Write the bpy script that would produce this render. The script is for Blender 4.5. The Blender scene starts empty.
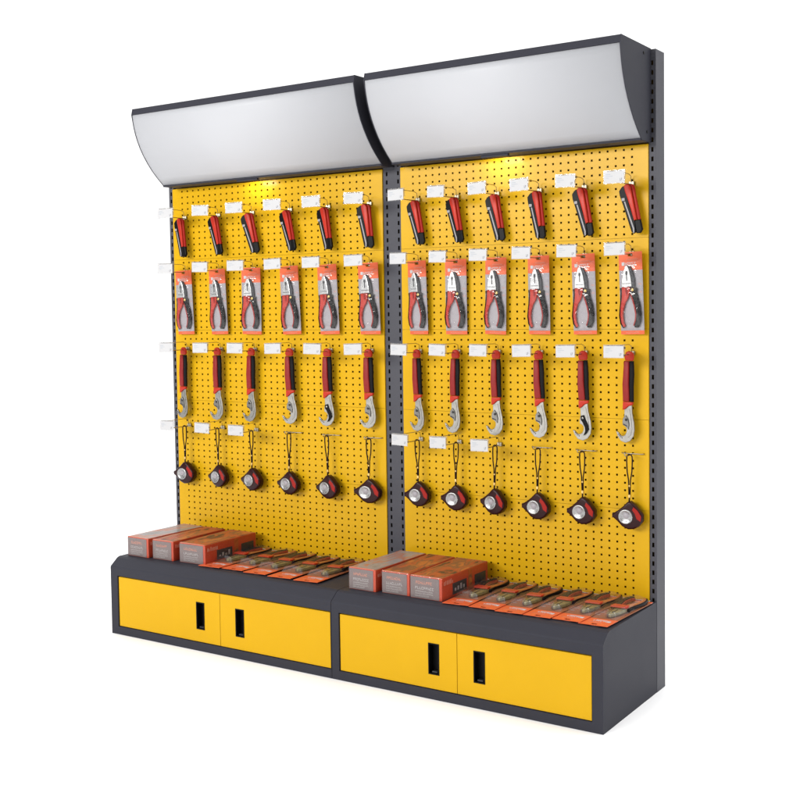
import bpy, bmesh, math, random
from mathutils import Vector, Matrix

random.seed(7)
scene = bpy.context.scene
COL = scene.collection

# ------------------------------------------------------------------ camera
CAM = dict(loc=(2.2682, -3.3433, 1.2033), yaw=0.584, pitch=-0.0517, roll=-0.0139, f=1137.97)
cam_d = bpy.data.cameras.new("camera")
cam = bpy.data.objects.new("camera", cam_d)
COL.objects.link(cam)
_y, _p, _r = CAM['yaw'], CAM['pitch'], CAM['roll']
_f = Vector((-math.sin(_y) * math.cos(_p), math.cos(_y) * math.cos(_p), math.sin(_p)))
_rt = Vector((math.cos(_y), math.sin(_y), 0))
_up = _rt.cross(_f)
_R = _rt * math.cos(_r) + _up * math.sin(_r)
_U = -_rt * math.sin(_r) + _up * math.cos(_r)
M = Matrix((_R, _U, -_f)).transposed().to_4x4()
M.translation = Vector(CAM['loc'])
cam.matrix_world = M
cam_d.sensor_width = 36
cam_d.lens = 36 * CAM['f'] / 800
cam_d.shift_x = 0
cam_d.shift_y = -31.28 / 800
cam_d.clip_start = 0.05
cam_d.clip_end = 500
scene.camera = cam

# ------------------------------------------------------------------ world: white studio, dimmer behind the camera, overhead boost added to whiten the floor
world = bpy.data.worlds.new("World")
scene.world = world
world.use_nodes = True
wt = world.node_tree
for n in list(wt.nodes):
    wt.nodes.remove(n)
def wn(t, **k):
    n = wt.nodes.new(t)
    for a, b in k.items():
        setattr(n, a, b)
    return n
tc = wn('ShaderNodeTexCoord')
sx = wn('ShaderNodeSeparateXYZ')
wt.links.new(tc.outputs['Generated'], sx.inputs[0])
mr = wn('ShaderNodeMapRange', interpolation_type='SMOOTHSTEP')
wt.links.new(sx.outputs['Y'], mr.inputs['Value'])
mr.inputs['From Min'].default_value = -0.35
mr.inputs['From Max'].default_value = 0.10
mr.inputs['To Min'].default_value = 0.15
mr.inputs['To Max'].default_value = 1.22
z2 = wn('ShaderNodeMath', operation='POWER')
zc = wn('ShaderNodeMath', operation='MAXIMUM')
wt.links.new(sx.outputs['Z'], zc.inputs[0]); zc.inputs[1].default_value = 0
wt.links.new(zc.outputs[0], z2.inputs[0]); z2.inputs[1].default_value = 2.0
zm = wn('ShaderNodeMath', operation='MULTIPLY_ADD')
wt.links.new(z2.outputs[0], zm.inputs[0]); zm.inputs[1].default_value = 1.2
wt.links.new(mr.outputs[0], zm.inputs[2])
bg = wn('ShaderNodeBackground')
bg.inputs['Color'].default_value = (1, 1, 1, 1)
wt.links.new(zm.outputs[0], bg.inputs['Strength'])
wo = wn('ShaderNodeOutputWorld')
wt.links.new(bg.outputs[0], wo.inputs[0])

# ------------------------------------------------------------------ key lamp and added floor fills
def area(name, loc, target, sx_, sy_, power, col=(1, 1, 1), spread=180):
    d = bpy.data.lights.new(name, 'AREA')
    d.shape = 'RECTANGLE'; d.size = sx_; d.size_y = sy_; d.energy = power; d.color = col
    d.spread = math.radians(spread)
    o = bpy.data.objects.new(name, d)
    COL.objects.link(o)
    o.location = loc
    o.rotation_euler = (Vector(target) - Vector(loc)).to_track_quat('-Z', 'Y').to_euler()
    return o
area('key_softbox', (-2.1, -7.6, 3.00), (0.0, 0, 0.9), 5.4, 1.6, 600, (1.0, 0.985, 0.96))
area('side_floor_fill', (2.1, 0.9, 2.6), (2.1, 0.85, 0), 1.6, 1.6, 11, (1, 1, 1), 80)  # added fill, washes out the floor shade right of the rack
area('floor_fill', (0.3, -2.2, 4.6), (0.3, -1.5, 0), 4.0, 2.4, 6, (1, 1, 1), 100)  # added fill, whitens the floor in front of the cabinets

scene.view_settings.view_transform = 'Standard'
scene.view_settings.look = 'None'
scene.view_settings.exposure = 0.0
scene.view_settings.gamma = 1.0
scene.render.engine = 'CYCLES'
scene.cycles.max_bounces = 10
scene.cycles.transparent_max_bounces = 12
scene.cycles.caustics_reflective = False
scene.cycles.caustics_refractive = False

# ------------------------------------------------------------------ materials
MATS = {}
def mat(name, col, rough=0.5, metal=0.0, spec=0.5, coat=0.0, var=0.0, vscale=40.0, bump=0.0, bscale=400.0, crough=0.12):
    m = bpy.data.materials.new(name)
    m.use_nodes = True
    nt = m.node_tree
    b = nt.nodes['Principled BSDF']
    b.inputs['Base Color'].default_value = (*col, 1)
    b.inputs['Roughness'].default_value = rough
    b.inputs['Metallic'].default_value = metal
    b.inputs['Specular IOR Level'].default_value = spec
    b.inputs['Coat Weight'].default_value = coat
    b.inputs['Coat Roughness'].default_value = crough
    tcn = nt.nodes.new('ShaderNodeTexCoord')
    if var > 0:
        nz = nt.nodes.new('ShaderNodeTexNoise')
        nz.inputs['Scale'].default_value = vscale
        nz.inputs['Detail'].default_value = 5
        nt.links.new(tcn.outputs['Object'], nz.inputs['Vector'])
        mx = nt.nodes.new('ShaderNodeMix'); mx.data_type = 'RGBA'
        mx.inputs['A'].default_value = (*[c * (1 - var) for c in col], 1)
        mx.inputs['B'].default_value = (*[min(1, c * (1 + var)) for c in col], 1)
        nt.links.new(nz.outputs['Fac'], mx.inputs['Factor'])
        nt.links.new(mx.outputs['Result'], b.inputs['Base Color'])
        rr = nt.nodes.new('ShaderNodeMapRange')
        rr.inputs['To Min'].default_value = max(0.02, rough - 0.08)
        rr.inputs['To Max'].default_value = min(1, rough + 0.08)
        nt.links.new(nz.outputs['Fac'], rr.inputs['Value'])
        nt.links.new(rr.outputs[0], b.inputs['Roughness'])
    if bump > 0:
        n2 = nt.nodes.new('ShaderNodeTexNoise')
        n2.inputs['Scale'].default_value = bscale
        n2.inputs['Detail'].default_value = 3
        nt.links.new(tcn.outputs['Object'], n2.inputs['Vector'])
        bp = nt.nodes.new('ShaderNodeBump')
        bp.inputs['Strength'].default_value = bump
        bp.inputs['Distance'].default_value = 0.002
        nt.links.new(n2.outputs['Fac'], bp.inputs['Height'])
        nt.links.new(bp.outputs[0], b.inputs['Normal'])
    MATS[name] = m
    return m

YELLOW = mat('yellow_powder_coat', (0.550, 0.314, 0.006), 0.45, spec=0.02, coat=0.22, var=0.06, vscale=6, bump=0.05, bscale=500, crough=0.25)
DARK = mat('charcoal_powder_coat', (0.032, 0.0325, 0.042), 0.5, spec=0.08, var=0.10, vscale=9, bump=0.10, bscale=600)
POSTM = mat('grey_powder_coat', (0.062, 0.0625, 0.074), 0.5, spec=0.15, var=0.08, vscale=9, bump=0.10, bscale=600)
INNER = mat('brown_back_sheet', (0.085, 0.050, 0.012), 0.7, spec=0.1)  # brown chosen for the tone seen through the punched holes
BLACK = mat('black_plastic', (0.004, 0.004, 0.0045), 0.35, spec=0.09)
BLACKR = mat('black_rubber', (0.008, 0.007, 0.008), 0.5, spec=0.07, bump=0.2, bscale=900)
SIGN = mat('sign_sheet', (0.400, 0.408, 0.432), 0.45, spec=0.25, var=0.015, vscale=3)
WHITE = mat('white_card', (0.46, 0.46, 0.47), 0.6, spec=0.2)
INK = mat('grey_ink', (0.33, 0.36, 0.40), 0.7)
INKD = mat('dark_ink', (0.12, 0.12, 0.14), 0.7)
WIRE = mat('zinc_wire', (0.36, 0.32, 0.24), 0.4, metal=1.0)
RED = mat('red_plastic', (0.40, 0.024, 0.011), 0.34, spec=0.18, var=0.08, vscale=60)
REDD = mat('deep_red_plastic', (0.27, 0.010, 0.006), 0.38, spec=0.15)
MAROON = mat('maroon_rubber', (0.21, 0.010, 0.009), 0.42, spec=0.2, var=0.2, vscale=80)
SATIN = mat('satin_steel', (0.27, 0.26, 0.24), 0.32, metal=1.0, var=0.25, vscale=70, bump=0.05, bscale=300)
DISC = mat('silver_disc', (0.30, 0.30, 0.30), 0.28, metal=0.7, var=0.25, vscale=120)
BRIGHT = mat('bright_steel', (0.52, 0.52, 0.52), 0.25, metal=0.85, var=0.08, vscale=60)
BLADE = mat('blade_steel', (0.26, 0.25, 0.26), 0.45, spec=0.3)
DKSTEEL = mat('dark_steel', (0.16, 0.155, 0.145), 0.35, metal=0.8, var=0.25, vscale=90)
GUN = mat('gunmetal', (0.030, 0.030, 0.034), 0.45, metal=0.2, spec=0.2)
BRASS = mat('brass', (0.55, 0.38, 0.14), 0.35, metal=1.0)
ORANGE = mat('orange_card', (0.62, 0.105, 0.035), 0.42, spec=0.25, coat=0.1, var=0.12, vscale=50)
ORANGED = mat('orange_box_print', (0.43, 0.052, 0.020), 0.4, spec=0.2, coat=0.15, var=0.2, vscale=40)
GREYC = mat('grey_card', (0.30, 0.28, 0.30), 0.5, spec=0.25, coat=0.1, var=0.10, vscale=40)
GREYB = mat('grey_box_print', (0.165, 0.130, 0.128), 0.42, spec=0.2, coat=0.1, var=0.15, vscale=50)
PINK = mat('salmon_print', (0.50, 0.21, 0.15), 0.5, spec=0.2)
PALE = mat('pale_print', (0.34, 0.325, 0.32), 0.5, spec=0.2)
SLATE = mat('slate_print', (0.035, 0.035, 0.042), 0.4, spec=0.2, coat=0.1, var=0.3, vscale=60)
MAROONT = mat('tape_case', (0.020, 0.003, 0.004), 0.28, spec=0.15, coat=0.08)
STRAP = mat('woven_strap', (0.016, 0.007, 0.006), 0.7, spec=0.15, bump=0.4, bscale=1500)
FLATC = mat('brown_card_print', (0.25, 0.085, 0.04), 0.45, spec=0.2, var=0.35, vscale=45)
OLIVE = mat('olive_head_reflection', (0.17, 0.15, 0.065), 0.35, spec=0.5, var=0.6, vscale=110)  # olive tone stands in for dark surroundings mirrored by chrome heads
TAN = mat('orange_brown_grip', (0.36, 0.115, 0.03), 0.45, spec=0.2, var=0.2, vscale=70)
FLOORM = mat('white_studio_floor', (0.93, 0.93, 0.93), 0.6, spec=0.0)

def print_mat(name, cols, scale, stretch, coat=0.5):
    """printed packaging: blurred product photographs in several inks"""
    m = bpy.data.materials.new(name); m.use_nodes = True
    nt = m.node_tree; b = nt.nodes['Principled BSDF']
    tcn = nt.nodes.new('ShaderNodeTexCoord')
    mp = nt.nodes.new('ShaderNodeMapping'); mp.inputs['Scale'].default_value = stretch
    nt.links.new(tcn.outputs['Object'], mp.inputs[0])
    nz = nt.nodes.new('ShaderNodeTexNoise'); nz.inputs['Scale'].default_value = scale
    nz.inputs['Detail'].default_value = 4; nz.inputs['Distortion'].default_value = 0.6
    oi = nt.nodes.new('ShaderNodeObjectInfo')
    va = nt.nodes.new('ShaderNodeVectorMath'); va.operation = 'ADD'
    sc = nt.nodes.new('ShaderNodeMath'); sc.operation = 'MULTIPLY'; sc.inputs[1].default_value = 37
    nt.links.new(oi.outputs['Random'], sc.inputs[0])
    nt.links.new(mp.outputs[0], va.inputs[0]); nt.links.new(sc.outputs[0], va.inputs[1])
    nt.links.new(va.outputs[0], nz.inputs['Vector'])
    cr = nt.nodes.new('ShaderNodeValToRGB')
    el = cr.color_ramp.elements
    n = len(cols)
    while len(el) < n: el.new(0.5)  # inks
    for i, c in enumerate(cols):
        el[i].position = 0.37 + 0.26 * i / (n - 1); el[i].color = (*c, 1)
    nt.links.new(nz.outputs['Fac'], cr.inputs[0])
    nt.links.new(cr.outputs[0], b.inputs['Base Color'])
    b.inputs['Roughness'].default_value = 0.5; b.inputs['Specular IOR Level'].default_value = 0.15
    b.inputs['Coat Weight'].default_value = coat; b.inputs['Coat Roughness'].default_value = 0.1
    MATS[name] = m
    return m
BOXTOP = print_mat('box_top_print', [(0.07, 0.04, 0.02), (0.36, 0.075, 0.02), (0.42, 0.095, 0.025), (0.16, 0.08, 0.035), (0.46, 0.14, 0.03)], 16, (1.6, 0.55, 1), 0.0)
BOXTOPG = print_mat('box_top_print_sheen', [(0.22, 0.20, 0.19), (0.30, 0.27, 0.27), (0.42, 0.15, 0.08), (0.30, 0.27, 0.26)], 12, (1.5, 0.5, 1), 0.25)  # greys put the sheen of the plastic wrap into the printed top

def clear_mat(name, tint=(1, 1, 1), refl=0.10, rough=0.08, haze=0.05, edge=0.3):
    m = bpy.data.materials.new(name); m.use_nodes = True
    nt = m.node_tree
    for n in list(nt.nodes): nt.nodes.remove(n)
    tr = nt.nodes.new('ShaderNodeBsdfTransparent'); tr.inputs[0].default_value = (*tint, 1)
    gl = nt.nodes.new('ShaderNodeBsdfGlossy'); gl.inputs['Roughness'].default_value = rough
    df = nt.nodes.new('ShaderNodeBsdfDiffuse'); df.inputs[0].default_value = (0.8, 0.8, 0.8, 1)
    fr = nt.nodes.new('ShaderNodeLayerWeight'); fr.inputs[0].default_value = 0.25
    ml = nt.nodes.new('ShaderNodeMath'); ml.operation = 'MULTIPLY_ADD'
    ml.inputs[1].default_value = edge; ml.inputs[2].default_value = refl * 0.4
    nt.links.new(fr.outputs['Fresnel'], ml.inputs[0])
    m1 = nt.nodes.new('ShaderNodeMixShader'); m1.inputs[0].default_value = haze
    nt.links.new(tr.outputs[0], m1.inputs[1]); nt.links.new(df.outputs[0], m1.inputs[2])
    m2 = nt.nodes.new('ShaderNodeMixShader')
    nt.links.new(ml.outputs[0], m2.inputs[0])
    nt.links.new(m1.outputs[0], m2.inputs[1]); nt.links.new(gl.outputs[0], m2.inputs[2])
    nz = nt.nodes.new('ShaderNodeTexNoise'); nz.inputs['Scale'].default_value = 45
    tcn = nt.nodes.new('ShaderNodeTexCoord'); nt.links.new(tcn.outputs['Object'], nz.inputs['Vector'])
    bp = nt.nodes.new('ShaderNodeBump'); bp.inputs['Strength'].default_value = 0.5; bp.inputs['Distance'].default_value = 0.004
    nt.links.new(nz.outputs['Fac'], bp.inputs['Height']); nt.links.new(bp.outputs[0], gl.inputs['Normal'])
    out = nt.nodes.new('ShaderNodeOutputMaterial'); nt.links.new(m2.outputs[0], out.inputs[0])
    MATS[name] = m
    return m
LENS = mat('lit_lens', (0.9, 0.9, 0.85), 0.4)
_b = LENS.node_tree.nodes['Principled BSDF']
_b.inputs['Emission Color'].default_value = (1, 0.95, 0.85, 1); _b.inputs['Emission Strength'].default_value = 6
CLEAR = clear_mat('clear_blister', refl=0.10, haze=0.015, edge=0.18)
CLEART = clear_mat('clear_tag_sleeve', tint=(0.9, 0.9, 0.9), refl=0.08, haze=0.10)
WRAP = clear_mat('shrink_wrap_film', refl=0.03, haze=0.01, edge=0.07)

# ------------------------------------------------------------------ mesh helpers
class MB:
    """collects shapes into one mesh; material slots are filled on demand"""
    def __init__(self):
        self.bm = bmesh.new(); self.mats = []
    def mi(self, m):
        if m not in self.mats: self.mats.append(m)
        return self.mats.index(m)
    def _merge(self, tmp, m, smooth=False):
        i = self.mi(m)
        for f in tmp.faces:
            f.material_index = i; f.smooth = smooth
        me = bpy.data.meshes.new('tmp'); tmp.to_mesh(me); tmp.free()
        self.bm.from_mesh(me); bpy.data.meshes.remove(me)
    def box(self, x0, x1, y0, y1, z0, z1, m, bev=0.0, seg=2):
        t = bmesh.new()
        bmesh.ops.create_cube(t, size=1)
        for v in t.verts:
            v.co = Vector(((x0 + x1) / 2 + v.co.x * (x1 - x0), (y0 + y1) / 2 + v.co.y * (y1 - y0), (z0 + z1) / 2 + v.co.z * (z1 - z0)))
        if bev > 0:
            bmesh.ops.bevel(t, geom=t.edges[:], offset=bev, segments=seg, affect='EDGES', profile=0.5)
        self._merge(t, m); return self
    def prism(self, pts, y0, y1, m, bev=0.0, seg=2, smooth=False):
        """polygon in (x, z) extruded along y"""
        t = bmesh.new()
        a = [t.verts.new((x, y0, z)) for x, z in pts]
        b = [t.verts.new((x, y1, z)) for x, z in pts]
        n = len(pts)
        t.faces.new(a); t.faces.new(b[::-1])
        for i in range(n):
            t.faces.new((a[i], b[i], b[(i + 1) % n], a[(i + 1) % n]))
        bmesh.ops.recalc_face_normals(t, faces=t.faces[:])
        if bev > 0:
            e = [e for e in t.edges if abs(e.verts[0].co.y - e.verts[1].co.y) < 1e-7]
            bmesh.ops.bevel(t, geom=e, offset=bev, segments=seg, affect='EDGES', profile=0.5, clamp_overlap=True)
        self._merge(t, m, smooth); return self
    def prismx(self, pts, x0, x1, m, smooth=False):
        """polygon in (y, z) extruded along x"""
        t = bmesh.new()
        a = [t.verts.new((x0, y, z)) for y, z in pts]
        b = [t.verts.new((x1, y, z)) for y, z in pts]
        n = len(pts)
        t.faces.new(a); t.faces.new(b[::-1])
        for i in range(n):
            t.faces.new((a[i], b[i], b[(i + 1) % n], a[(i + 1) % n]))
        bmesh.ops.recalc_face_normals(t, faces=t.faces[:])
        self._merge(t, m, smooth); return self
    def tube(self, path, r, m, n=8, flat=1.0):
        t = bmesh.new(); rings = []
        P = [Vector(p) for p in path]
        N = None
        for i, p in enumerate(P):
            d = (P[min(i + 1, len(P) - 1)] - P[max(i - 1, 0)]).normalized()
            if N is None:
                N = d.orthogonal().normalized()
            N = (N - d * N.dot(d)).normalized(); Bn = d.cross(N)
            rr = r[i] if isinstance(r, (list, tuple)) else r
            rings.append([t.verts.new(p + N * math.cos(2 * math.pi * k / n) * rr + Bn * math.sin(2 * math.pi * k / n) * rr * flat) for k in range(n)])
        for a, b in zip(rings, rings[1:]):
            for k in range(n):
                t.faces.new((a[k], a[(k + 1) % n], b[(k + 1) % n], b[k]))
        t.faces.new(rings[0][::-1]); t.faces.new(rings[-1])
        bmesh.ops.recalc_face_normals(t, faces=t.faces[:])
        self._merge(t, m, True); return self
    def lathe(self, prof, cx, cz, m, n=28, smooth=True):
        """profile of (radius, y) turned round the y axis at (cx, cz)"""
        t = bmesh.new(); rings = []
        for r, y in prof:
            rings.append([t.verts.new((cx + r * math.cos(2 * math.pi * k / n), y, cz + r * math.sin(2 * math.pi * k / n))) for k in range(n)])
        for a, b in zip(rings, rings[1:]):
            for k in range(n):
                t.faces.new((a[k], a[(k + 1) % n], b[(k + 1) % n], b[k]))
        t.faces.new(rings[0][::-1]); t.faces.new(rings[-1])
        bmesh.ops.recalc_face_normals(t, faces=t.faces[:])
        self._merge(t, m, smooth); return self
    def sheet(self, xs, zs, y, hole, m, depth=0.004):
        """front sheet (normal -y) with punched holes; hole(i, j) says which cells are missing; hole rims get depth"""
        t = bmesh.new(); V = {}
        def v(i, j, k=0):
            if (i, j, k) not in V: V[(i, j, k)] = t.verts.new((xs[i], y + (depth if k else 0), zs[j]))
            return V[(i, j, k)]
        for i in range(len(xs) - 1):
            for j in range(len(zs) - 1):
                if not hole(i, j):
                    t.faces.new((v(i, j), v(i + 1, j), v(i + 1, j + 1), v(i, j + 1)))
                else:
                    c = [(i, j), (i + 1, j), (i + 1, j + 1), (i, j + 1)]
                    for a in range(4):
                        p, q = c[a], c[(a + 1) % 4]
                        t.faces.new((v(*q), v(*p), v(*p, 1), v(*q, 1)))
        self._merge(t, m); return self
    def build(self, name, parent=None):
        me = bpy.data.meshes.new(name)
        self.bm.to_mesh(me); self.bm.free()
        for m in self.mats: me.materials.append(m)
        o = bpy.data.objects.new(name, me)
        COL.objects.link(o)
        if parent: o.parent = parent
        return o

def thing(name, label, cat, loc=(0, 0, 0), group=None, rot=(0, 0, 0)):
    o = bpy.data.objects.new(name, None)
    o.empty_display_size = 0.05
    COL.objects.link(o)
    o.location = loc; o.rotation_euler = rot
    o['label'] = label; o['category'] = cat
    if group: o['group'] = group
    return o
def copy_tree(o, parent=None):
    c = o.copy(); COL.objects.link(c); c.parent = parent
    for ch in list(o.children): copy_tree(ch, c)
    return c
ORD = ['first', 'second', 'third', 'fourth', 'fifth', 'sixth']

# ------------------------------------------------------------------ floor
fm = MB()
t_ = bmesh.new()
bmesh.ops.create_grid(t_, x_segments=2, y_segments=2, size=150)
fm._merge(t_, FLOORM)
floor = fm.build('floor'); floor['kind'] = 'structure'

# ------------------------------------------------------------------ the two display racks
ROWS = [0.2865, 0.5693, 0.8527, 1.1337, 1.4154, 1.6985]      # panel seams
HPROF = [(-0.232, 1.960), (-0.2285, 1.937), (-0.2235, 1.914), (-0.2165, 1.890), (-0.207, 1.866), (-0.194, 1.839), (-0.177, 1.812), (-0.156, 1.784), (-0.132, 1.757), (-0.104, 1.731), (-0.075, 1.707)]

def make_panel(x0, x1, z0, z1, pitch, hw, root):
    """one perforated pegboard panel: punched sheet, folded edges"""
    mx = 0.052
    n = int(round((x1 - x0 - 2 * mx) / pitch)) + 1
    px = (x1 - x0 - 2 * mx) / (n - 1)
    xs = [x0]
    for k in range(n):
        c = x0 + mx + k * px
        xs += [c - hw / 2, c + hw / 2]
    xs.append(x1)
    z0b, z1b = z0 + 0.0004, z1 - 0.0004
    nz = 12; pz = (z1 - z0) / nz; hh = 0.0066
    zs = [z0b]
    for k in range(nz):
        c = z0 + (k + 0.5) * pz
        zs += [c - hh / 2, c + hh / 2]
    zs.append(z1b)
    b = MB()
    b.sheet(xs, zs, 0.0, lambda i, j: i % 2 == 1 and j % 2 == 1, YELLOW, 0.003)
    # folded returns
    b.box(x0, x0 + 0.0015, 0.0003, 0.014, z0b, z1b, YELLOW)
    b.box(x1 - 0.0015, x1, 0.0003, 0.014, z0b, z1b, YELLOW)
    b.box(x0 + 0.002, x1 - 0.002, 0.0003, 0.010, z0b, z0b + 0.001, YELLOW)
    b.box(x0 + 0.002, x1 - 0.002, 0.0003, 0.010, z1b - 0.001, z1b, YELLOW)
    return b.build('perforated_panel', root)

def make_post(x0, x1, slots, root, y0=0.005, y1=0.076, H=1.983):
    """slotted upright: punched front face, plain sides and back"""
    xs = [x0]; sw = 0.0075
    for s in slots: xs += [s - sw / 2, s + sw / 2]
    xs.append(x1)
    zs = [0.0]; z = 0.05
    while z < H - 0.03:
        zs += [z, z + 0.0145]; z += 0.029
    zs.append(H)
    b = MB()
    b.sheet(xs, zs, y0, lambda i, j: i % 2 == 1 and j % 2 == 1, POSTM, 0.003)
    t = 0.002
    b.box(x0, x0 + t, y0 + 0.0002, y1, 0, H, POSTM)
    b.box(x1 - t, x1, y0 + 0.0002, y1, 0, H, POSTM)
    b.box(x0 + t, x1 - t, y1 - t, y1, 0, H, POSTM)
    b.box(x0 + t, x1 - t, y0 + 0.004, y1 - t, H - t, H, POSTM)
    b.box(x0 + t, x1 - t, y0 + 0.02, y0 + 0.022, 0, H - t, INNER)
    return b.build('slotted_post', root)

def make_rack(label, bx0, bx1, px0, px1, hx0, hx1, dx0, dx1, seam, h1, h2, posts, pitch, lampx):
    root = thing('display_rack', label, 'display rack', ((bx0 + bx1) / 2, 0, 0), 'joined display racks')
    ox = -(bx0 + bx1) / 2
    F = -0.411
    # --- cabinet body
    b = MB()
    bx0 += 0.0006; bx1 -= 0.0006
    prof = [(F, 0.0), (F, 0.030), (F + 0.02, 0.030), (F + 0.02, 0.004), (0.004, 0.004), (0.004, 0.0)]
    ch = [(F, 0.2225), (F, 0.2520), (F + 0.003, 0.2570), (F + 0.034, 0.2815), (F + 0.045, 0.2855), (0.004, 0.2855), (0.004, 0.281), (F + 0.05, 0.281), (F + 0.02, 0.255), (F + 0.02, 0.2225)]
    full = [(F, 0.0), (F, 0.2520), (F + 0.003, 0.2570), (F + 0.034, 0.2815), (F + 0.045, 0.2855), (0.004, 0.2855), (0.004, 0.0)]
    side = 0.003
    b.prismx(full, ox + bx0, ox + bx0 + side, DARK)
    b.prismx(full, ox + bx1 - side, ox + bx1, DARK)
    b.prismx(prof, ox + bx0 + side, ox + bx1 - side, DARK)
    b.prismx(ch, ox + bx0 + side, ox + bx1 - side, DARK)
    b.box(ox + bx0 + side, ox + dx0, F, F + 0.02, 0.030, 0.2225, DARK)
    b.box(ox + dx1, ox + bx1 - side, F, F + 0.02, 0.030, 0.2225, DARK)
    b.box(ox + bx0 + side, ox + bx1 - side, -0.002, 0.004, 0.004, 0.281, DARK)
    b.build('base_cabinet', root)
    # --- doors
    for a0, a1, hx in ((dx0 + 0.003, seam - 0.001, h1), (seam + 0.001, dx1 - 0.003, h2)):
        hw, z0, z1, y = 0.0395, 0.077, 0.175, F + 0.004
        b = MB()
        xs = [ox + a0, ox + hx - hw / 2, ox + hx + hw / 2, ox + a1]
        zs = [0.0325, z0, z1, 0.2175]
        b.sheet(xs, zs, y, lambda i, j: i == 1 and j == 1, YELLOW, 0.002)
        b.box(xs[0], xs[0] + 0.001, y + 0.0002, y + 0.014, zs[0], zs[-1], YELLOW)
        b.box(xs[-1] - 0.001, xs[-1], y + 0.0002, y + 0.014, zs[0], zs[-1], YELLOW)
        b.box(xs[0] + 0.001, xs[-1] - 0.001, y + 0.0002, y + 0.014, zs[0], zs[0] + 0.001, YELLOW)
        b.box(xs[0] + 0.001, xs[-1] - 0.001, y + 0.0002, y + 0.014, zs[-1] - 0.001, zs[-1], YELLOW)
        d = b.build('cabinet_door', root)
        p = MB()
        x0, x1 = ox + hx - hw / 2, ox + hx + hw / 2
        t = 0.0035
        p.box(x0, x0 + t, y - 0.0012, y + 0.024, z0, z1, BLACK)
        p.box(x1 - t, x1, y - 0.0012, y + 0.024, z0, z1, BLACK)
        p.box(x0 + t, x1 - t, y - 0.0012, y + 0.024, z1 - t, z1, BLACK)
        p.box(x0 + t, x1 - t, y - 0.0012, y + 0.024, z0, z0 + t, BLACK)
        p.box(x0 + t, x1 - t, y + 0.022, y + 0.024, z0 + t, z1 - t, BLACK)
        p.build('recessed_handle', d)
        c = MB()
        c.box(x0 + t + 0.006, x1 - t - 0.006, y + 0.004, y + 0.018, z0 + t, z0 + t + 0.006, GUN, 0.002)
        c.build('latch', d)
    # --- pegboard panels
    for z0, z1 in zip(ROWS, ROWS[1:]):
        make_panel(ox + px0, ox + px1, z0, z1, pitch, 0.0066 * pitch / 0.0265, root)
    pb = MB()
    pb.box(ox + px0 + 0.002, ox + px1 - 0.002, 0.020, 0.024, 0.29, 1.97, INNER)
    pb.build('back_sheet', root)
    for x0, x1, sl in posts:
        make_post(ox + x0, ox + x1, [ox + s for s in sl], root)
    # --- header
    t = 0.003
    sp = [(-0.2275, 1.985), (-0.2335, 1.9615)] + HPROF[1:] + [(-0.070, 1.702), (0.0045, 1.702), (0.0045, 1.985)]
    hb = MB()
    hb.prismx([(-0.2270, 1.9845), (-0.2330, 1.961), (-0.2295, 1.961), (-0.2240, 1.9815), (0.002, 1.9815), (0.002, 1.9845)], ox + hx0 + t, ox + hx1 - t, DARK)
    hb.prismx([(-0.0755, 1.7065), (-0.0765, 1.7005), (-0.020, 1.7005), (-0.020, 1.7035), (-0.074, 1.7035)], ox + hx0 + t, ox + hx1 - t, DARK)
    hb.box(ox + hx0 + t, ox + hx1 - t, 0.0005, 0.0035, 1.7035, 1.9815, DARK)
    ho = hb.build('header_box', root)
    for a, c in ((hx0, hx0 + t), (hx1 - t, hx1)):
        s = MB(); s.prismx(sp, ox + a, ox + c, DARK); s.build('side_panel', ho)
    f = MB()
    inn = [(y + 0.004, z + 0.001) for y, z in HPROF]
    f.prismx([(y + 0.0012, z) for y, z in HPROF] + inn[::-1], ox + hx0 + t, ox + hx1 - t, SIGN, False)
    fo = f.build('sign_face', ho)
    for p_ in fo.data.polygons:
        if abs(p_.normal.x) < 0.5: p_.use_smooth = True
    # --- header lamp (lit): short light bar under the lip, shining back on to the pegboard
    cx = ox + lampx
    lp = MB()
    lp.box(cx - 0.050, cx + 0.050, -0.0745, -0.0625, 1.6930, 1.7003, DARK, 0.0015)
    lo = lp.build('light_bar', ho)
    le = MB()
    le.box(cx - 0.042, cx + 0.042, -0.0626, -0.0615, 1.6940, 1.6992, LENS)
    le.build('lens', lo)
    ld = bpy.data.lights.new('lamp_light', 'AREA')
    ld.shape = 'RECTANGLE'; ld.size = 0.070; ld.size_y = 0.012; ld.energy = 0.14; ld.color = (1, 0.96, 0.90)
    lt = bpy.data.objects.new('lamp_light', ld); COL.objects.link(lt)
    lt.parent = root; lt.location = (cx, -0.0600, 1.6950)
    lt.rotation_euler = (Vector((0, 0.055, -0.022))).to_track_quat('-Z', 'Y').to_euler()
    for (yy, zz) in ((-0.055, 1.962), (-0.03, 1.73)):
        sc_ = MB()
        t2 = bmesh.new()
        bmesh.ops.create_cone(t2, cap_ends=True, segments=10, radius1=0.005, radius2=0.004, depth=0.002,
                              matrix=Matrix.Translation((ox + hx1 + 0.001, yy, zz)) @ Matrix.Rotation(math.radians(90), 4, 'Y'))
        sc_._merge(t2, BLACK)
        sc_.build('screw', ho)
    return root

rackL = make_rack('yellow pegboard rack with charcoal frame, the farther one, on the left',
                  -0.9895, 0.0465, -1.026, -0.006, -1.0035, 0.044, -0.953, 0.048 - 0.0035, -0.444, -0.5375, -0.3525,
                  [(-1.050, -1.0265, [-1.0375])], 0.030, -0.568)
rackR = make_rack('yellow pegboard rack with charcoal frame, the nearer one showing its plain dark right end',
                  0.0470, 1.0, 0.071, 0.977, 0.084, 0.985, 0.077, 0.9655, 0.521, 0.4375, 0.5985,
                  [(-0.0055, 0.0705, [0.010, 0.058]), (0.9775, 1.0, [0.9885])], 0.0265, 0.484)

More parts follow.
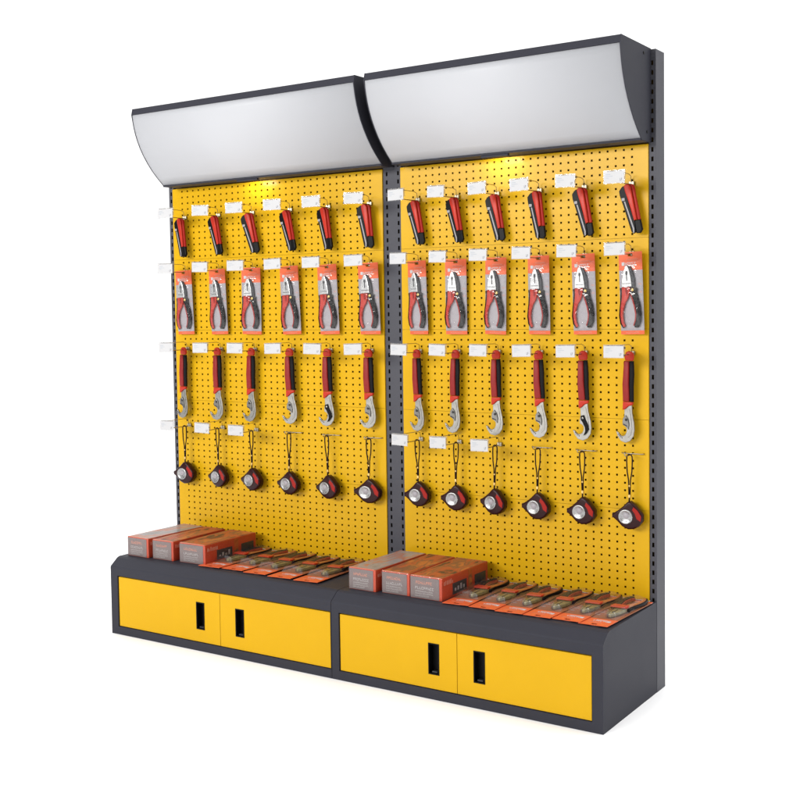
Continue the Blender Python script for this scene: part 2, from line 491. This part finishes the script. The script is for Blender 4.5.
# ------------------------------------------------------------------ display hooks
def letters(b, x0, x1, z0, z1, n, y, m, th=0.0002, slant=0.0):
    """a word too small to read: n letter-like clusters of strokes"""
    w = (x1 - x0) / n; h = z1 - z0
    for k in range(n):
        a = x0 + k * w; g = w * 0.78; s = max(w * 0.2, 0.0004)
        kind = random.randrange(4)
        b.box(a, a + s, y - th, y, z0, z1, m)
        if kind in (0, 1): b.box(a + s, a + g, y - th, y, z1 - h * 0.2, z1, m)
        if kind in (0, 2): b.box(a + s, a + g, y - th, y, z0, z0 + h * 0.2, m)
        if kind in (1, 3): b.box(a + s, a + g, y - th, y, z0 + h * 0.42, z0 + h * 0.6, m)
        if kind == 3: b.box(a + g - s, a + g, y - th, y, z0, z0 + h * 0.42, m)

def make_hook(tagged):
    r = thing('display_hook', '', 'hook')
    b = MB()
    # cross wire plugged into two holes, prong running out and turned up at the tip
    if tagged:
        b.box(-0.009, 0.009, -0.0085, -0.0004, -0.003, 0.010, WIRE, 0.001)
    else:
        b.tube([(-0.038, 0.006, 0.004), (-0.038, -0.006, 0.004), (-0.034, -0.010, 0.0035), (0.034, -0.010, 0.0035), (0.038, -0.006, 0.004), (0.038, 0.006, 0.004)], 0.0015, WIRE, 8)
    L = 0.115 if tagged else 0.062
    b.tube([(0, -0.0075, 0.001), (0, -0.04, 0.0), (0, -L + 0.012, 0.0), (0, -L + 0.003, 0.003), (0, -L, 0.012)], 0.0016, WIRE, 8)
    b.build('prong', r)
    if tagged:
        a = MB()
        a.tube([(0, -0.0085, 0.005), (0, -0.012, 0.026), (0, -0.03, 0.031), (0, -0.122, 0.031), (0, -0.127, 0.030)], 0.0011, WIRE, 8)
        a.tube([(-0.028, -0.127, 0.030), (0.028, -0.127, 0.030)], 0.0016, WIRE, 8)
        a.build('tag_arm', r)
        s = MB()
        s.box(-0.0365, 0.0365, -0.1320, -0.1312, -0.0075, 0.0335, CLEART)
        s.box(-0.0365, 0.0365, -0.1312, -0.1245, 0.0318, 0.0335, CLEART)
        s.box(-0.0365, 0.0365, -0.1252, -0.1244, 0.0040, 0.0318, CLEART)
        so = s.build('price_tag', r)
        c = MB()
        y = -0.1325
        c.box(-0.0345, 0.0345, y, y + 0.0004, -0.0055, 0.0295, WHITE)
        c.box(-0.028, -0.012, y - 0.0002, y, 0.0195, 0.0215, INK)
        c.box(-0.028, -0.004, y - 0.0002, y, 0.0142, 0.0158, INK)
        c.box(-0.028, -0.017, y - 0.0002, y, 0.0090, 0.0106, INK)
        letters(c, 0.0205, 0.0285, 0.0005, 0.0080, 2, y, INKD)
        c.build('paper_label', so)
    return r

# ------------------------------------------------------------------ goods
def P(pts, ox, oz, s):
    return [((x - ox) * s, (oz - z) * s) for x, z in pts]

def make_knife():
    r = thing('utility_knife', '', 'utility knife')
    k = lambda L: [(x * 0.94, z) for x, z in P(L, 300, 212, 0.000302)]
    b = MB()
    b.prism(k([(212, 236), (232, 222), (262, 222), (276, 300), (300, 430), (350, 575), (352, 700), (322, 712), (300, 695), (262, 560), (225, 425), (192, 320), (185, 268)]), -0.0125, -0.002, BLACK, 0.0022)
    b.build('blade_channel', r)
    b = MB()
    b.prism(k([(246, 224), (268, 207), (302, 207), (326, 240), (338, 320), (372, 572), (340, 582), (312, 470), (280, 350), (258, 280)]), -0.0150, -0.003, RED, 0.003, 3, True)
    b.build('handle_shell', r)
    b = MB()
    b.prism(k([(304, 210), (345, 214), (366, 240), (374, 330), (412, 580), (376, 580), (346, 340), (330, 240)]), -0.0115, -0.003, REDD, 0.003, 3, True)
    b.build('back_shell', r)
    b = MB()
    b.prism(k([(343, 584), (376, 578), (412, 578), (428, 680), (404, 714), (356, 712), (350, 640)]), -0.0132, -0.003, BLACK, 0.0025, 2)
    b.build('end_cap', r)
    b = MB()
    b.prism(k([(238, 380), (253, 378), (338, 660), (336, 704), (322, 706), (320, 662)]), -0.0137, -0.0122, BLADE, 0.0004, 1)
    b.build('blade', r)
    b = MB()
    b.box(*[v * 0.000302 for v in (-80, -45)], -0.0155, -0.0122, (212 - 372) * 0.000302, (212 - 342) * 0.000302, BLADE, 0.001)
    b.build('slider', r)
    return r

def blister_shape(b, x0, x1, z0, z1, d0, d1, m, inset=0.006):
    """vacuum-formed bubble: flat rim, sloping sides, slightly domed front"""
    t = bmesh.new(); rows = []
    nx, nz = 10, 22
    for j in range(nz + 1):
        row = []
        for i in range(nx + 1):
            u, v = i / nx, j / nz
            x = x0 + (x1 - x0) * u; z = z0 + (z1 - z0) * v
            e = min(min(u, 1 - u) * (x1 - x0), min(v, 1 - v) * (z1 - z0))
            k = min(1, e / inset); k = k * k * (3 - 2 * k)
            y = d0 + (d1 - d0) * k * (0.86 + 0.14 * math.sin(math.pi * u)) + 0.0012 * math.sin(9 * u + 14 * v) * k
            row.append(t.verts.new((x, y, z)))
        rows.append(row)
    for j in range(nz):
        for i in range(nx):
            t.faces.new((rows[j][i], rows[j][i + 1], rows[j + 1][i + 1], rows[j + 1][i]))
    b._merge(t, m, True)

def make_pliers_pack(flat=False):
    r = thing('pliers_pack', '', 'pliers pack')
    S = 0.000378
    head, jaw, lg, rg, mid = (OLIVE, SATIN, TAN, BLACKR, FLATC) if flat else (BRIGHT, GUN, RED, BLACKR, GREYC)
    k = (lambda L: [((x - 132) * S * 0.70, -0.068 - (z - 162) * 0.000311) for x, z in L]) if flat else (lambda L: P(L, 132, 90, S))
    # card: orange header, grey middle, orange foot
    b = MB()
    W = 0.0400; T = 0.0012
    b.box(-W, -0.008, -T, 0, -0.0135, 0.0, ORANGE)
    b.box(0.008, W, -T, 0, -0.0135, 0.0, ORANGE)
    b.box(-0.008, 0.008, -T, 0, -0.0045, 0.0, ORANGE)
    b.box(-W, W, -T, 0, -0.056, -0.0135, ORANGE)
    b.box(-W, W, -T, 0, -0.242, -0.056, mid)
    b.box(-W, W, -T, 0, -0.254, -0.242, ORANGE)
    y = -T
    b.box(-0.030, -0.0205, y - 0.0003, y, -0.0415, -0.031, WHITE)
    letters(b, -0.0185, 0.020, -0.0405, -0.032, 6, y, WHITE, 0.0003)
    b.box(-0.0185, 0.012, y - 0.0003, y, -0.0455, -0.0435, WHITE)
    letters(b, -0.012, 0.026, -0.0255, -0.021, 8, y, PINK, 0.0003)
    letters(b, -0.022, 0.024, -0.2505, -0.2455, 9, y, PINK, 0.0003)
    for q in range(5):
        letters(b, 0.026, 0.038, -0.090 - q * 0.012, -0.0855 - q * 0.012, 3, y, PINK if q % 2 else PALE, 0.0003)
    b.build('backing_card', r)
    q = (lambda L: [((x - 470) * 0.00036, -0.068 - (z - 208) * 0.000366) for x, z in L]) if flat else (lambda L: [(x * 1.06, z) for x, z in P(L, 462, 100, 0.00039)])
    pl = MB()
    pl.prism(q([(428, 206), (447, 206), (464, 258), (474, 318), (478, 374), (394, 374), (395, 318), (409, 258)]), -0.0100, -0.003, head, 0.0015)
    pl.prism(q([(432, 250), (444, 250), (447, 268), (441, 284), (441, 326), (435, 326), (435, 284), (429, 268)]), -0.0107, -0.0099, GUN)
    pl.prism(q([(404, 346), (470, 346), (470, 350), (404, 350)]), -0.0105, -0.0099, GUN)
    po = pl.build('pliers', r)
    d = MB()
    d.prism(q([(450, 208), (464, 212), (488, 258), (501, 318), (502, 378), (480, 378), (477, 318), (467, 258)]), -0.0092, -0.003, jaw, 0.0012)
    d.build('dark_jaw', po)
    v = MB()
    v.lathe([(0.0046, -0.0132), (0.0056, -0.0118), (0.0056, -0.003)], *q([(484, 398)])[0], BRASS, 18)
    if flat: v.prism(q([(392, 360), (512, 360), (520, 385), (512, 425), (398, 425), (386, 390)]), -0.0145, -0.0112, RED, 0.0015)
    v.build('pivot', po)
    h = MB()
    h.prism(q([(394, 376), (462, 376), (458, 424), (442, 468), (420, 500), (402, 550), (396, 600), (402, 650), (414, 684), (400, 694), (382, 660), (374, 600), (378, 540), (390, 470), (394, 430)]), -0.0112, -0.003, lg, 0.0022, 2, True)
    h.prism(q([(392, 378), (376, 384), (380, 410), (384, 450), (370, 530), (362, 600), (370, 664), (392, 700), (402, 696), (381, 660), (373, 600), (376, 540), (388, 470), (391, 430)]), -0.0098, -0.003, BLACKR, 0.0012, 2, True)
    h.prism(q([(426, 380), (444, 380), (444, 420), (436, 446), (427, 420)]), -0.0119, -0.0110, MAROON)
    h.build('grip', po)
    h = MB()
    h.prism(q([(474, 376), (504, 380), (522, 388), (516, 412), (522, 450), (540, 520), (548, 590), (542, 650), (522, 696), (490, 696), (488, 684), (504, 640), (510, 590), (502, 530), (488, 476), (472, 430)]), -0.0112, -0.003, rg, 0.0022, 2, True)
    h.prism(q([(468, 430), (486, 478), (500, 532), (508, 590), (502, 640), (486, 684), (478, 680), (492, 638), (497, 590), (489, 536), (475, 482), (460, 436)]), -0.0095, -0.003, REDD, 0.001)
    h.build('grip', po)
    c = MB()
    if flat: blister_shape(c, -0.033, 0.036, -0.246, -0.058, -0.0016, -0.0165, CLEAR)
    else: blister_shape(c, -0.0395, 0.0395, -0.243, -0.024, -0.0016, -0.0150, CLEAR)
    c.build('blister', r)
    return r

def make_wrench(dark_jaw):
    r = thing('hook_wrench', '', 'wrench')
    k = lambda L: P(L, 200, 72, 0.0004)
    g = MB()
    g.prism(k([(176, 52), (196, 42), (222, 48), (238, 66), (240, 100), (232, 118), (172, 118), (164, 90)]), -0.0145, -0.003, RED, 0.004, 3, True)
    g.build('handle_end', r)
    g = MB()
    g.prism(k([(158, 436), (240, 436), (238, 458), (206, 468), (180, 492), (156, 500)]), -0.0150, -0.003, RED, 0.003, 3, True)
    g.build('collar', r)
    h = MB()
    h.prism(k([(162, 120), (206, 120), (206, 300), (212, 434), (158, 434), (152, 300)]), -0.0160, -0.003, MAROON, 0.004, 3, True)
    h.build('grip', r)
    h = MB()
    h.prism(k([(208, 120), (238, 120), (243, 220), (240, 320), (243, 434), (214, 434), (208, 300)]), -0.0135, -0.003, BLACKR, 0.003, 3, True)
    h.build('rubber_side', r)
    b = MB()
    b.prism(k([(168, 496), (182, 488), (207, 466), (230, 460), (234, 520), (250, 590), (256, 650), (248, 700), (222, 738), (182, 756), (140, 744), (112, 706), (100, 672), (116, 676), (138, 700), (158, 706), (178, 694), (190, 668), (190, 644), (176, 628), (160, 620), (160, 590), (168, 556)]), -0.0105, -0.004, SATIN, 0.0012)
    b.prism(k([(196, 500), (214, 490), (228, 560), (238, 640), (228, 690), (204, 716), (214, 680), (220, 640), (208, 570)]), -0.0118, -0.0104, SATIN, 0.0006)
    for q in range(4):
        cx, cz = 122 + q * 10, 690 + q * 9
        b.prism(k([(cx, cz - 4), (cx + 5, cz + 1), (cx + 1, cz + 8), (cx - 4, cz + 3)]), -0.0111, -0.0104, GUN)
    b.build('hook_head', r)
    j = MB()
    m = BLACK if dark_jaw else DKSTEEL
    if dark_jaw:
        j.prism(k([(172, 560), (196, 552), (212, 590), (232, 630), (236, 668), (216, 700), (190, 716), (206, 680), (204, 650), (186, 610), (172, 590)]), -0.0150, -0.0103, m, 0.0012)
    else:
        j.prism(k([(163, 560), (184, 540), (204, 570), (213, 610), (208, 650), (196, 636), (182, 622), (160, 618), (157, 590)]), -0.0138, -0.0103, m, 0.0012)
        j.prism(k([(164, 606), (196, 618), (200, 630), (166, 616)]), -0.0143, -0.0137, GUN)
    j.build('pivot_jaw', r)
    v = MB()
    v.lathe([(0.0032, -0.0165), (0.004, -0.0155), (0.004, -0.0105)], *k([(190, 575)])[0], GUN if not dark_jaw else SATIN, 14)
    v.build('rivet', r)
    return r

def make_tape():
    r = thing('tape_measure', '', 'tape measure')
    k = lambda L: P(L, 255, 96, 0.000340)
    b = MB()
    b.prism(k([(238, 520), (262, 512), (300, 535), (350, 590), (380, 630), (380, 690), (345, 740), (300, 765), (245, 772), (190, 748), (140, 700), (98, 668), (92, 640), (150, 602), (200, 560)]), -0.0310, -0.004, MAROONT, 0.006, 3, True)
    b.build('case', r)
    p = MB()
    p.prism(k([(300, 560), (338, 590), (372, 640), (366, 690), (330, 668), (312, 620), (288, 590)]), -0.0325, -0.030, REDD, 0.001, 2)
    p.build('red_patch', r)  # red patch on the upper right of the case
    d = MB()
    c = k([(226, 655)])[0]
    d.lathe([(0.0228, -0.0305), (0.0228, -0.0330), (0.0212, -0.0342), (0.0184, -0.0338), (0.0175, -0.0332)], *c, DISC, 32)
    d.lathe([(0.0100, -0.0330), (0.0095, -0.0338)], c[0] + 0.002, c[1] + 0.004, GREYC, 20)
    for a in range(0, 360, 45):
        ca, sa = math.cos(math.radians(a + 12)), math.sin(math.radians(a + 12))
        d.box(c[0] + 0.0142 * ca - 0.0022, c[0] + 0.0142 * ca + 0.0022, -0.0338, -0.0331, c[1] + 0.0142 * sa - 0.0016, c[1] + 0.0142 * sa + 0.0016, GREYC)
    d.build('disc', r)
    n = MB()
    n.box(*sorted((k([(90, 0)])[0][0], k([(100, 0)])[0][0])), -0.024, -0.010, k([(0, 676)])[0][1], k([(0, 632)])[0][1], GUN, 0.0008)
    n.build('end_hook', r)
    s = MB()
    # wrist strap: narrow loop over the prong, strands meeting at a crimp above the case
    pts = []
    zt = 0.0035
    zb = k([(0, 470)])[0][1]
    for q in range(0, 13):
        a = math.pi * q / 12
        pts.append((0.0085 * math.cos(a), -0.022, zt - 0.0085 + 0.0085 * math.sin(a)))
    pts = [(0.0015, -0.022, zb), (0.003, -0.022, zb + 0.05), (0.0075, -0.022, -0.05), (0.0090, -0.022, -0.02)] + pts + [(-0.0090, -0.022, -0.02), (-0.0075, -0.022, -0.05), (-0.003, -0.022, zb + 0.05), (-0.0015, -0.022, zb)]
    s.tube(pts, 0.0021, STRAP, 8)
    s.tube([(0, -0.022, zb), (-0.001, -0.022, k([(0, 516)])[0][1])], 0.0026, STRAP, 8)
    so = s.build('wrist_strap', r)
    c = MB()
    c.box(-0.0036, 0.0036, -0.0252, -0.0188, zb - 0.004, zb + 0.006, BRASS, 0.001)
    c.build('crimp', so)
    c = MB()
    c.box(-0.0026, 0.0026, -0.0248, -0.0192, zb + 0.030, zb + 0.036, BRASS, 0.001)
    c.build('crimp', so)
    return r

protos = dict(hook=make_hook(True), bare=make_hook(False), knife=make_knife(), pack=make_pliers_pack(), wrench=make_wrench(False), dwrench=make_wrench(True), tape=make_tape(), flat=make_pliers_pack(True))
used = set()
def place(kind, label, group, loc, rot=(0, 0, 0), sc=(1, 1, 1)):
    if kind in used: o = copy_tree(protos[kind])
    else:
        used.add(kind); o = protos[kind]
    o.location = loc; o.rotation_euler = rot; o.scale = sc
    o['label'] = label; o['group'] = group
    return o

RX = [0.1470, 0.3030, 0.4575, 0.6130, 0.7690, 0.9260]
LX = [-0.957, -0.778, -0.604, -0.419, -0.242, -0.059]
HZ = [1.578, 1.364, 1.056, 0.749]
G = math.radians
HYAW = {'left': (8, 6.5, 3.5, 1.5), 'right': (-3.5, -3.5, -4, -4)}
for side, XS, s in (('left', LX, 1.12), ('right', RX, 1.0)):
    far = 'farther left rack' if side == 'left' else 'nearer right rack'
    for i, x in enumerate(XS):
        o_ = ORD[i]
        ks = (s, 1, 1)
        hs = (1.03, 1, 1) if side == 'left' else (0.95, 1, 1)
        for row, what in enumerate(('knife', 'pliers pack', 'wrench', 'tape measure')):
            z = HZ[row] - (0.0 if row != 3 else 0.004 * i * 0.3)
            tagged = not (row == 3 and i >= 3)
            place('hook' if tagged else 'bare',
                  ('wire hook with white tag holding %s %s from left, %s' if tagged else 'short bare wire hook holding %s %s from left, %s') % (o_, what, far),
                  'wire hooks on the pegboards', (x, 0, z), (0, G(random.uniform(-2, 2)) if tagged else 0, G((HYAW[side][row]) + random.uniform(-1.5, 1.5))), hs)
        place('knife', 'red and black utility knife, %s from left in top row, %s' % (o_, far), 'utility knives hanging in the top row',
              (x, -0.020, HZ[0] - 0.0015), (0, G(random.uniform(-4, 4)), G(random.uniform(-10, 7))), ks)
        place('pack', 'pliers hanging in clear blister on orange card, %s from left, %s' % (o_, far), 'pliers packs hanging in the second row',
              (x, -0.020, HZ[1] + 0.0075), (G(1.5), G(random.uniform(-1.8, 1.8)), G(random.uniform(-7, 5))), ks)
        dark = i == 4
        place('dwrench' if dark else 'wrench', ('hook wrench with black jaw insert and red handle, %s from left, %s' if dark else 'silver hook wrench with red and maroon handle, %s from left, %s') % (o_, far),
              'hook wrenches hanging in the third row', (x, -0.020, HZ[2] - 0.001), (0, G(random.uniform(-2, 2)), G(random.uniform(-8, 6))), ks)
        place('tape', 'dark red tape measure on black strap, %s from left, %s' % (o_, far), 'tape measures hanging in the bottom row',
              (x, -0.012, HZ[3] - (0.0 if row != 3 else 0.004 * i * 0.3)), (0, G(random.uniform(-2.5, 3)), G(random.uniform(-10, 8))), ks)

# ------------------------------------------------------------------ boxes on the counters
ZT = 0.2857
def make_box(label, x, w, y0, y1, h, top, rz):
    r = thing('tool_box', label, 'product box', (x, y0, ZT), 'product boxes on the counters', (0, 0, G(rz)))
    d = y1 - y0
    b = MB()
    b.box(-w / 2, w / 2, 0, d, 0, h, ORANGED, 0.0012, 2)
    b.build('carton', r)
    f = MB()
    f.box(-w / 2 + 0.001, w / 2 - 0.010, -0.0008, 0.0002, 0.0015, h - 0.003, GREYB)
    letters(f, -w * 0.32, w * 0.20, h * 0.66, h * 0.78, 8, -0.0008, PINK, 0.0003)
    letters(f, -w * 0.34, w * 0.26, h * 0.42, h * 0.54, 9, -0.0008, PALE, 0.0003)
    letters(f, -w * 0.34, w * 0.22, h * 0.30, h * 0.36, 13, -0.0008, PALE, 0.0003)
    letters(f, -w * 0.34, w * 0.24, h * 0.20, h * 0.26, 15, -0.0008, PALE, 0.0003)
    letters(f, -w * 0.34, w * 0.10, h * 0.10, h * 0.16, 12, -0.0008, PALE, 0.0003)
    f.build('front_print', r)
    t = MB()
    t.box(-w / 2 + 0.003, w / 2 - 0.003, 0.008, d - 0.003, h - 0.0002, h + 0.0006, top)
    t.box(-w / 2 + 0.0005, w / 2 - 0.006, 0.0004, 0.0076, h - 0.0002, h + 0.0007, PINK)
    t.build('top_print', r)
    s = MB()
    X = w / 2
    s.box(X - 0.0002, X + 0.0006, d * 0.22, d * 0.52, h * 0.12, h * 0.62, SLATE)
    s.box(X - 0.0002, X + 0.0006, d * 0.70, d * 0.95, h * 0.12, h * 0.62, SLATE)
    s.box(X - 0.0002, X + 0.0006, d * 0.56, d * 0.64, h * 0.03, h * 0.97, BOXTOP)
    random.seed(len(label))
    for q in range(7):
        yy = 0.012 + q * 0.0085
        s.box(X - 0.0002, X + 0.0008, yy, yy + random.uniform(0.003, 0.006), h * 0.66, h * 0.66 + random.uniform(0.008, 0.016), PINK)
    for q in range(4):
        yy = d * 0.26 + q * d * 0.06
        s.box(X + 0.0004, X + 0.0010, yy, yy + d * 0.035, h * 0.25, h * 0.25 + random.uniform(0.006, 0.020), GREYC)
    s.build('side_print', r)
    c = MB()
    c.box(-w / 2 - 0.0022, w / 2 + 0.0022, -0.0026, d + 0.002, 0.0004, h + 0.0022, WRAP, 0.003, 3)
    c.build('shrink_wrap', r)
    return r
H = 0.072
make_box('grey-topped product box standing first from the left end, left rack counter', -0.914, 0.112, -0.340, -0.045, H, BOXTOPG, -1)
make_box('orange-topped product box standing between two others, left rack counter', -0.789, 0.104, -0.334, -0.045, H, BOXTOP, 1)
make_box('orange-topped product box beside the lying pliers packs, left rack counter', -0.649, 0.126, -0.325, -0.042, H, BOXTOP, 0.5)
make_box('grey-topped product box at the middle post, right rack counter', 0.121, 0.108, -0.336, -0.035, H, BOXTOPG, -1)
make_box('orange-topped product box standing between two others, right rack counter', 0.246, 0.106, -0.326, -0.035, H, BOXTOP, 0.6)
make_box('orange-topped product box beside the lying pliers packs, right rack counter', 0.364, 0.118, -0.330, -0.035, H, BOXTOP, 0)

# ------------------------------------------------------------------ pliers packs lying on the counters, heads to the front
RL = [0.482, 0.575, 0.668, 0.760, 0.853, 0.940]
LL = [-0.548, -0.446, -0.336, -0.222, -0.108]
for XS, rk, kx in ((LL, 'left rack counter', 1.28), (RL, 'right rack counter', 1.16)):
    for i, x in enumerate(XS):
        lab = 'pliers pack lying flat, %s from the boxes, %s' % (ORD[i], rk)
        o = place('flat', lab, 'pliers packs lying on the counters', (0, 0, 0), (0, 0, 0), (1, 1, 1))
        # lie on the back of the card, header to the front, each overlapping its neighbour a little
        lean = 1.6
        R = Matrix.Rotation(G(180 + random.uniform(-3, 2)), 4, 'Z') @ Matrix.Rotation(G(lean), 4, 'Y') @ Matrix.Rotation(G(-90), 4, 'X') @ Matrix.Diagonal((kx, 1.45, 1.26, 1))
        # local: x right, y depth (front = -y), z up (header at z=0, foot at -0.25)
        Mx = Matrix.Translation((x, -0.345 + random.uniform(-0.006, 0.006), ZT + 0.0022 + 0.0445 * kx * math.sin(G(lean)))) @ R
        o.matrix_world = Mx
